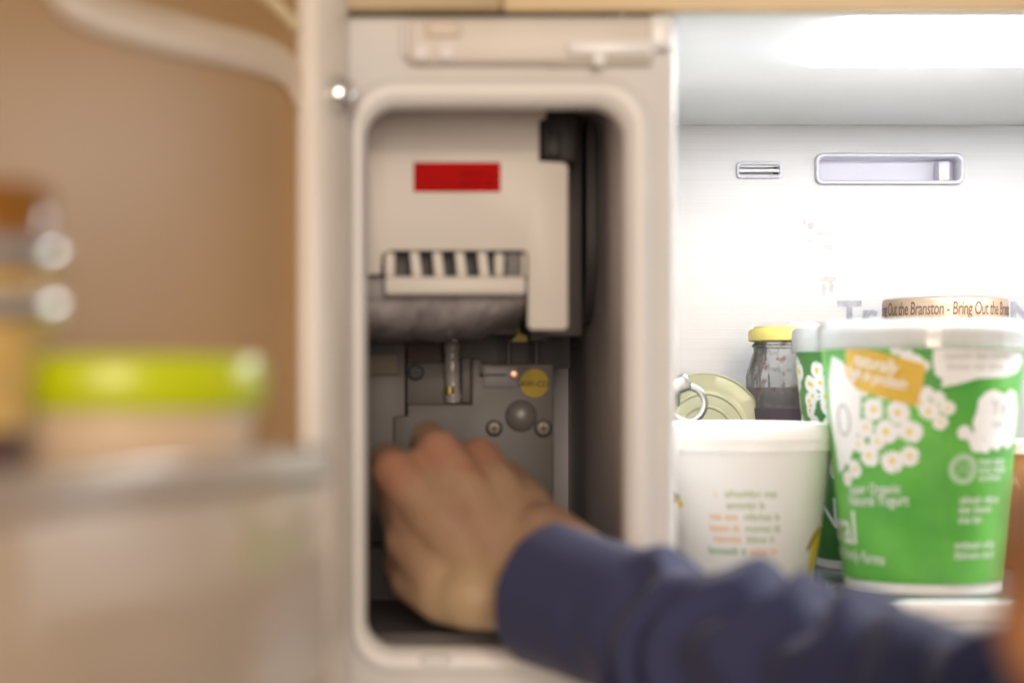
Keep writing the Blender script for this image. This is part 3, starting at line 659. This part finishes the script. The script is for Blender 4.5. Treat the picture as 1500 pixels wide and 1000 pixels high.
# jam jar
jd = 1.335; jx = X(1163, jd)
t = thing("jam_jar", "half empty jar of dark jam with yellow screw lid", "jar", (jx, jd, SZ))
lz1, lz0 = Z(477, jd - .03), Z(499, jd - .03); r = .0325
bm = B(); lathe(bm, [(r - .0015, lz0), (r, lz0 + .0008), (r, lz1 - .0035), (r - .0012, lz1 - .0018), (r - .0035, lz1 - .0016), (r - .0040, lz1), (r - .007, lz1), (.001, lz1 - .0004)], jx, jd, 80); obj("lid", bm, mat("yellow_lid", (0.62, 0.52, 0.14), 0.38, var=0.08), t)
flute = lambda a, r, z: (.0006 * math.cos(a * 22) if Z(592, 1.3) < z < Z(548, 1.3) else 0)
outer = [(.028, SZ + .0005), (.0315, SZ + .003), (.0325, SZ + .02), (.0322, Z(596, jd)), (.0322, Z(590, jd)), (.0335, Z(570, jd)), (.0338, Z(552, jd)), (.0330, Z(540, jd)), (.0310, Z(526, jd)), (.0292, Z(516, jd)), (.0290, Z(510, jd)), (.0302, Z(508, jd)), (.0302, Z(505, jd)), (.0288, Z(503, jd)), (.0288, lz0 + .004)]
bm = B(); lathe(bm, outer, jx, jd, 132, fun=flute, close=False); bm.faces.new(bm.verts[:132])
obj("glass_body", bm, clear_mat("smeared_jar_glass", (0.75, 0.73, 0.72), 0.12, 0.06, tcol=(0.93, 0.93, 0.92), spots=0.6, spotcol=(0.16, 0.05, 0.03)), t)
jl = Z(567, jd)
bm = B(); lathe(bm, [(r_ - .0012, z) for r_, z in outer[:4]] + [(.0318, Z(580, jd)), (.0322, jl), (.020, jl - .0008), (.001, jl)], jx, jd, 80); obj("jam", bm, mat("dark_plum_jam", (0.045, 0.012, 0.014), 0.25, var=0.3), t)
lb = [(.0326, SZ + .012), (.0330, SZ + .012), (.0331, Z(597, jd)), (.0326, Z(597, jd))]
bm = B(); lathe(bm, lb, jx, jd, 80, close=False); obj("paper_label", bm, mat("plum_paper_label", (0.075, 0.055, 0.075), 0.5, var=0.15), t)
bm = B(); b = bmesh.new(); bmesh.ops.create_icosphere(b, subdivisions=3, radius=.014)
for v in b.verts: v.co.z = max(v.co.z, -.001) * .30 * (1 + .15 * math.sin(v.co.x * 500)); v.co.x *= .95
bmesh.ops.translate(b, verts=b.verts[:], vec=(jx + .006, jd - .008, lz1 - .0003)); bm.free()
cr = obj("foil_scrap", b, mat("crumpled_white_foil", (0.75, 0.72, 0.68), 0.4, bump=0.3), None)
cr["label"] = "small crumpled white scrap on the yellow jar lid"; cr["category"] = "scrap"

# open tin with its lid bent up
td = 1.292; tx = X(1033, td)
t = thing("open_tin", "opened cream lined tin with ring pull lid bent upright beside the jam jar", "tin", (tx, td, SZ))
ch = .040; r = .0365
bm = B(); lathe(bm, [(r - .002, SZ), (r, SZ + .001), (r, SZ + ch - .002), (r + .0012, SZ + ch), (r - .0006, SZ + ch), (r - .001, SZ + ch - .003), (r - .001, SZ + .002), (.001, SZ + .002)], tx, td, 64, close=False); obj("tin_body", bm, mat("tin_steel", (0.62, 0.61, 0.58), 0.3, metal=0.8), t)
tilt = Matrix.Rotation(math.radians(82), 4, 'X')
cxm = P(1043, 640, td); hub = Vector((cxm.x, td + .026, SZ + ch + .046))
prof = [(.045, 0), (.0442, .0008), (.043, 0), (.0352, .0006), (.034, .0), (.031, .0), (.0303, .0010), (.029, .0010), (.0283, 0), (.0215, 0), (.0208, .0009), (.0196, .0009), (.019, 0), (.001, 0)]
bm = B(); lathe(bm, prof, 0, 0, 72, close=False)
for v in bm.verts: v.co = tilt @ v.co + hub; v.co.y += .004 * math.sin(v.co.x * 60)
obj("peeled_lid", bm, mat("cream_lacquer", (0.37, 0.36, 0.235), 0.38, metal=0.15, var=0.05), t)
# ring pull hanging in front of the lid
rp = P(1003, 584, td - .012); rot = Matrix.Rotation(math.radians(-22), 4, 'Y')
bm = B()
n = 40; lo = [(0.0125 * math.cos(2 * math.pi * i / n), .0120 * math.sin(2 * math.pi * i / n) - .004) for i in range(n)]
tube(bm, [(x, 0, z, .0024, .0014) for x, z in lo + lo[:2]], n=8, m=0, cap=False, up=Vector((0, 1, 0)))
b2 = bmesh.new(); 
box(bm, -.0080, .0080, -.0036, .0036, .0045, .0170, .0035, 4); disc = bmesh.new(); bmesh.ops.create_cone(disc, cap_ends=True, segments=24, radius1=.0045, radius2=.0038, depth=.003)
bmesh.ops.rotate(disc, verts=disc.verts[:], cent=(0, 0, 0), matrix=Matrix.Rotation(math.pi / 2, 3, 'X')); bmesh.ops.translate(disc, verts=disc.verts[:], vec=(0, -.0012, .0115))
me = bpy.data.meshes.new("t"); disc.to_mesh(me); disc.free(); bm.from_mesh(me); b2.free()
for v in bm.verts: v.co = rot @ Vector((v.co.x, max(-.003, v.co.y * .5), v.co.z)) + rp
obj("ring_pull", bm, mat("tin_grey_metal", (0.34, 0.345, 0.34), 0.32, metal=0.8, var=0.06), t)
bm = B(); tube(bm, [tuple(rp + Vector((-.004, .0, .012))) + (.002,), tuple(rp + Vector((-.003, .014, .004))) + (.002,), tuple(rp + Vector((0, .034, -.004))) + (.002,)], n=8, m=4); obj("rivet_tongue", bm, M['screw'], t)

# pickle jar with printed lid
kd = 1.345; kx = X(1384, kd)
t = thing("pickle_jar", "dark pickle jar whose beige lid carries a handwritten slogan band", "jar", (kx, kd, SZ))
kz1, kz0 = Z(433, kd - .044), Z(478, kd - .044); r = .0445
bm = B(); lathe(bm, [(r - .0012, kz0), (r, kz0 + .0008), (r, kz1 - .003), (r - .0008, kz1 - .0012), (r - .003, kz1 - .0002), (r - .006, kz1), (.001, kz1 - .0006)], kx, kd, 96); obj("lid", bm, mat("beige_gold_lid", (0.33, 0.245, 0.175), 0.30, metal=0.25, var=0.03), t)
g = text_geo("Bring Out the Branston - " * 4, .0078, shear=.12, bold=.006, align='CENTER', space=.94)
cn = Cone(1384, kd, kz0, kz1, r, r); u, z = cn.uv(1427, 456)
W0 = max(v[0] for v in g[0]) - min(v[0] for v in g[0]); kf = 2 * math.pi * r * .985 / W0
obj("lid_lettering", cn.wrap([([(x * kf - .0075, y * 1.7 + kz0 + (kz1 - kz0) * .40) for x, y in g[0]], g[1])], .00015, .002), mat("brown_ink", (0.10, 0.045, 0.02), 0.5), t, smooth=False)
bm = B(); lathe(bm, [(.036, SZ), (.0400, SZ + .004), (.0405, kz0 - .03), (.040, kz0 - .015), (.0385, kz0 - .006), (.0385, kz0 + .002)], kx, kd, 80); obj("glass_body", bm, mat("dark_pickle_glass", (0.05, 0.025, 0.012), 0.08, var=0.3, scale=60), t)
bm = B(); lathe(bm, [(.0409, SZ + .02), (.0412, SZ + .02), (.0412, kz0 - .045), (.0409, kz0 - .045)], kx, kd, 80, close=False); obj("paper_label", bm, mat("beige_label", (0.6, 0.5, 0.35), 0.5), t)

# orange tub at the right
od = 1.24; ox = X(1547, od); r = .044
t = thing("orange_tub", "orange tub with pale pink lid standing right of the green tubs", "tub", (ox, od, SZ))
oz1 = Z(648, od - r)
bm = B(); lathe(bm, [(r * .9, SZ), (r * .93, SZ + .002), (r, oz1 - .008)], ox, od); obj("tub_wall", bm, mat("burnt_orange_print", (0.60, 0.25, 0.10), 0.35, var=0.15, scale=50), t)
bm = B(); lathe(bm, [(r + .001, oz1 - .0085), (r + .0025, oz1 - .008), (r + .0025, oz1 - .001), (r, oz1), (.001, oz1 - .001)], ox, od); obj("lid", bm, mat("pale_pink_lid", (0.72, 0.58, 0.52), 0.4), t)
cn = Cone(1547, od, SZ, oz1, r * .93, r)
g1 = [(.030 * math.cos(math.radians(a)), .012 * math.sin(math.radians(a))) for a in range(20, 165, 8)]; g2 = [(x * .93, y * .88) for x, y in g1]; kk = len(g1)
u, z = cn.uv(1520, 688)
obj("pale_print", cn.wrap([move_geo((g1 + g2, [(i, i + 1, kk + i + 1, kk + i) for i in range(kk - 1)]), u, z), cn.geo(text_geo("A", .012, bold=.02), 1484, 715)], .0002), mat("peach_print", (0.78, 0.52, 0.36), 0.5), t, smooth=False)

# ================================================================ person: reaching arm and the other hand at the edge of the picture
pers = thing("person", "person in navy sleeve reaching a bare hand into the ice compartment", "person", (0.42, 0.45, 0.95))
def capsule(bm, a, b, ra, rb, flat=1.0):
    a, b = Vector(a), Vector(b); t = b - a; L_ = max(t.length, 1e-5); t /= L_
    s = t.cross(Vector((0, 1, 0))); 
    if s.length < .1: s = t.cross(Vector((1, 0, 0)))
    s.normalize(); w = s.cross(t)
    prof = [(-ra * math.cos(x), ra * math.sin(x)) for x in [math.pi / 2 * i / 5 for i in range(6)]] + [(L_ + rb * math.sin(x), rb * math.cos(x)) for x in [math.pi / 2 * i / 5 for i in range(6)]]
    rings = []
    for h, r in prof:
        r = max(r, 1e-4); rings.append([bm.verts.new(a + t * h + (s * math.cos(2 * math.pi * i / 16) + w * math.sin(2 * math.pi * i / 16) * flat) * r) for i in range(16)])
    for p, q in zip(rings, rings[1:]):
        for i in range(16): bm.faces.new((p[i], p[(i + 1) % 16], q[(i + 1) % 16], q[i]))
    bm.faces.new(rings[0]); bm.faces.new(rings[-1])
def skin_mesh(name, caps, m, voxel=.0018, smooth=16):
    bm = B()
    for c_ in caps: capsule(bm, *c_)
    bmesh.ops.recalc_face_normals(bm, faces=bm.faces[:])
    me = bpy.data.meshes.new(name); bm.to_mesh(me); bm.free()
    o = bpy.data.objects.new(name, me); COL.objects.link(o)
    r = o.modifiers.new("r", 'REMESH'); r.mode = 'VOXEL'; r.voxel_size = voxel
    s = o.modifiers.new("s", 'SMOOTH'); s.iterations = smooth; s.factor = .5
    bpy.context.view_layer.update()
    nm = bpy.data.meshes.new_from_object(o.evaluated_get(bpy.context.evaluated_depsgraph_get())); nm.materials.clear(); bpy.data.objects.remove(o)
    return obj_me(name, nm, m, pers, angle=180)
def skin_mat(name, c1, c2):
    return mat(name, c1, 0.48, scale=38, col2=c2, bump=0.25, bscale=420, sss=0.25)
M['skin'] = skin_mat("skin", (0.31, 0.18, 0.115), [0.40, 0.26, 0.165])
def tint(m, spots):
    """local skin colour: red knuckles and graze; warm light painted on the ball of the thumb"""
    nt = m.node_tree; b = nt.nodes["Principled BSDF"]; src = b.inputs["Base Color"].links[0].from_socket
    g = nt.nodes.new("ShaderNodeNewGeometry")
    for p, rad, col, amt in spots:
        dn_ = nt.nodes.new("ShaderNodeVectorMath"); dn_.operation = 'DISTANCE'; dn_.inputs[1].default_value = p
        nt.links.new(g.outputs["Position"], dn_.inputs[0])
        mr = nt.nodes.new("ShaderNodeMapRange"); mr.interpolation_type = 'SMOOTHSTEP'
        mr.inputs["From Min"].default_value = rad * .2; mr.inputs["From Max"].default_value = rad; mr.inputs["To Min"].default_value = amt; mr.inputs["To Max"].default_value = 0
        nt.links.new(dn_.outputs["Value"], mr.inputs["Value"])
        mx = nt.nodes.new("ShaderNodeMix"); mx.data_type = 'RGBA'; mx.inputs[7].default_value = (*col, 1)
        nt.links.new(mr.outputs[0], mx.inputs[0]); nt.links.new(src, mx.inputs[6]); src = mx.outputs[2]
    nt.links.new(src, b.inputs["Base Color"])
def chain(caps, pts):
    for (a, ra), (b, rb) in zip(pts, pts[1:]): caps.append((a, b, ra, rb))
caps = []
wr = P(806, 838, .962)
# forearm and wrist (two bones side by side keep the wrist wider than thick)
for dx, dy in ((-20, 26), (22, -24), (0, 0)):
    chain(caps, [(P(850 + dx, 868 + dy * .9, .942), .0195), (P(775 + dx, 818 + dy * 1.2, .972), .0195)])
kn = [P(578, 690, 1.000), P(642, 662, 1.006), P(702, 672, 1.020), P(744, 704, 1.036)]
base = [P(735, 850, .975), P(745, 830, .972), P(765, 805, .975), P(785, 785, .982)]
for i in range(4):
    chain(caps, [(base[i], .019), (base[i].lerp(kn[i], .55) + Vector((0, -.002, 0)), .0165), (kn[i], (.0125, .0130, .0125, .0112)[i])])
# fill of the palm
chain(caps, [(P(740, 830, .992), .022), (P(660, 740, 1.018), .021)]); chain(caps, [(P(690, 860, .990), .020), (P(610, 770, 1.012), .018)])
chain(caps, [(P(690, 868, .980), .017), (P(632, 800, .997), .0165), (P(592, 720, 1.004), .013)]); chain(caps, [(P(650, 850, .985), .016), (P(598, 790, 1.004), .0135)])
chain(caps, [(P(610, 690, 1.006), .0125), (P(672, 680, 1.012), .0125), (P(725, 700, 1.03), .012)]); chain(caps, [(P(640, 740, .998), .016), (P(730, 760, .995), .016)])
# fingers fold away from the viewer and down on to what they hold
for i, k in enumerate(kn):
    r_ = (.0108, .0112, .0106, .0094)[i]; l = (.043, .047, .043, .034)[i]
    p1 = k + Vector((-.004 + .004 * i, l * .86, .004 - .006 * i)); p2 = p1 + Vector((.004, .010, -.028 + .002 * i)); p3 = p2 + Vector((.004, -.012, -.018))
    chain(caps, [(k, r_ * 1.1), (p1, r_), (p2, r_ * .9), (p3, r_ * .8)])
# the finger that rises above the knuckle line
chain(caps, [(P(646, 664, 1.010), .0112), (P(628, 642, 1.040), .0105), (P(622, 660, 1.07), .0098)])
# thumb: thick ball at the base, tip turned inward
chain(caps, [(P(752, 880, .968), .0165), (P(690, 872, .974), .0185), (P(650, 872, .985), .0155), (P(604, 850, 1.006), .0122), (P(588, 822, 1.032), .0105), (P(600, 800, 1.052), .0092)])
red = (0.36, 0.13, 0.08)
tint(M['skin'], [(k - Vector((0, .010, 0)), .022, red, .55) for k in kn] + [(P(676 + 6 * i, 694 + 5 * i, .99), .011, (0.34, 0.07, 0.04), .6) for i in range(5)] + [(P(665, 885, .965), .040, (0.50, 0.37, 0.22), .7), (P(735, 880, .96), .030, (0.50, 0.37, 0.22), .6)])  # pale spots: warm light on the heel put into the skin colour
hand = skin_mesh("arm", caps, M['skin'])
# sleeve
from mathutils import noise
def fold(an, l):
    k = min(1, max(0, (l - .040) / .04))
    ca, sa = math.cos(an), math.sin(an)
    n1 = noise.noise(Vector((ca * .9, sa * .9, l * 12))); n2 = noise.noise(Vector((ca * .8 + 7, sa * .8, l * 16 + 3)))
    w = math.sin(l * 165 + 2.2 * math.sin(an - .6) + 5 * n1)
    f = .0085 * max(0, n2 + .45) * (w if w < 0 else w * w * .8 + .2 * w) + .0060 * n1
    bump_ = .0080 * math.exp(-((l - .118) / .018) ** 2) * max(0, math.cos(an - 1.75)) - .0035 * math.exp(-((l - .088) / .012) ** 2) * max(0, math.cos(an - 1.75))
    return k * f + bump_ + .0003 * math.sin(an * 9 + l * 40)
sl = [(800, 868, .940, .0365), (872, 893, .915, .0360), (960, 925, .885, .0375), (1060, 962, .850, .0395), (1200, 1010, .805, .0425), (1400, 1092, .745, .0470), (1600, 1180, .69, .050)]
pts = [tuple(P(a, b_, c)) + (r,) for a, b_, c, r in sl] + [(.34, .55, CZ - .19, .054), (.42, .45, CZ - .17, .058), (.50, .36, CZ - .08, .064), (.56, .30, CZ + .01, .070)]
bm = B()
rings = tube(bm, pts, n=72, m=22, fun=fold, cap=False)
bm.faces.new(rings[-1])
# turned-in hem of the cuff
ax = (P(872, 893, .915) - P(800, 868, .940)).normalized(); c0 = P(800, 868, .940)
prev = rings[0]
for k_, (sc, adv) in enumerate(((.975, -.0012), (.945, -.0004), (.93, .004), (.92, .03))):
    nr = [bm.verts.new(c0 + (v.co - c0) * sc + ax * adv) for v in rings[0]]
    for i in range(72): bm.faces.new((prev[i], prev[(i + 1) % 72], nr[(i + 1) % 72], nr[i]))
    prev = nr
M['navy'] = mat("navy_knit", (0.046, 0.052, 0.122), 0.85, var=0.06, scale=700, bump=0.35, bscale=900, spec=0.2)
M['navy'].node_tree.nodes["Principled BSDF"].inputs["Sheen Weight"].default_value = 0.15
M['navy'].node_tree.nodes["Principled BSDF"].inputs["Sheen Roughness"].default_value = 0.4
obj("sleeve", bm, M['navy'], pers, angle=180)
# the other hand, close to the lens at the right edge: thumb side towards the picture
hd = .50
caps = []
def Q(x, y, d): return P(x + 10, y - 30, d)
chain(caps, [(Q(1770, 1330, hd + .03), .026), (Q(1690, 1130, hd + .01), .0245), (Q(1640, 1010, hd), .026)])
kk = [Q(1565, 830, hd - .005), Q(1625, 800, hd - .01), Q(1690, 805, hd - .008), Q(1745, 835, hd)]
for i, k in enumerate(kk):
    chain(caps, [(Q(1620 + 25 * i, 1030, hd), .019), (k, .0135)])
    p1 = k + Vector((.004, .034, .010)); p2 = p1 + Vector((.002, .014, -.022)); p3 = p2 + Vector((0, -.010, -.016))
    chain(caps, [(k, .0122), (p1, .0108), (p2, .0098), (p3, .0085)])
chain(caps, [(Q(1620, 1060, hd + .006), .020), (Q(1545, 960, hd + .006), .0180), (Q(1522, 860, hd + .010), .0125), (Q(1536, 775, hd + .018), .0100)])
skin_mesh("arm", caps, skin_mat("warm_lit_skin", (0.42, 0.175, 0.075), [0.50, 0.235, 0.105]))  # same person's skin, orange of warm backlight put into the colour
bm = B(); tube(bm, [tuple(P(1725, 1200, hd + .015)) + (.034,), tuple(P(1790, 1360, hd + .035)) + (.038,), (.29, .50, CZ - .26, .045), (.42, .38, CZ - .27, .055)], n=32, m=8, fun=lambda a, l: .0012 * math.sin(l * 150 + 2 * a)); obj("sleeve", bm, M['navy'], pers, angle=180)

for o in list(S.objects):
    if o.parent and ("print" in o.name or "lettering" in o.name): o["kind"] = "stuff"
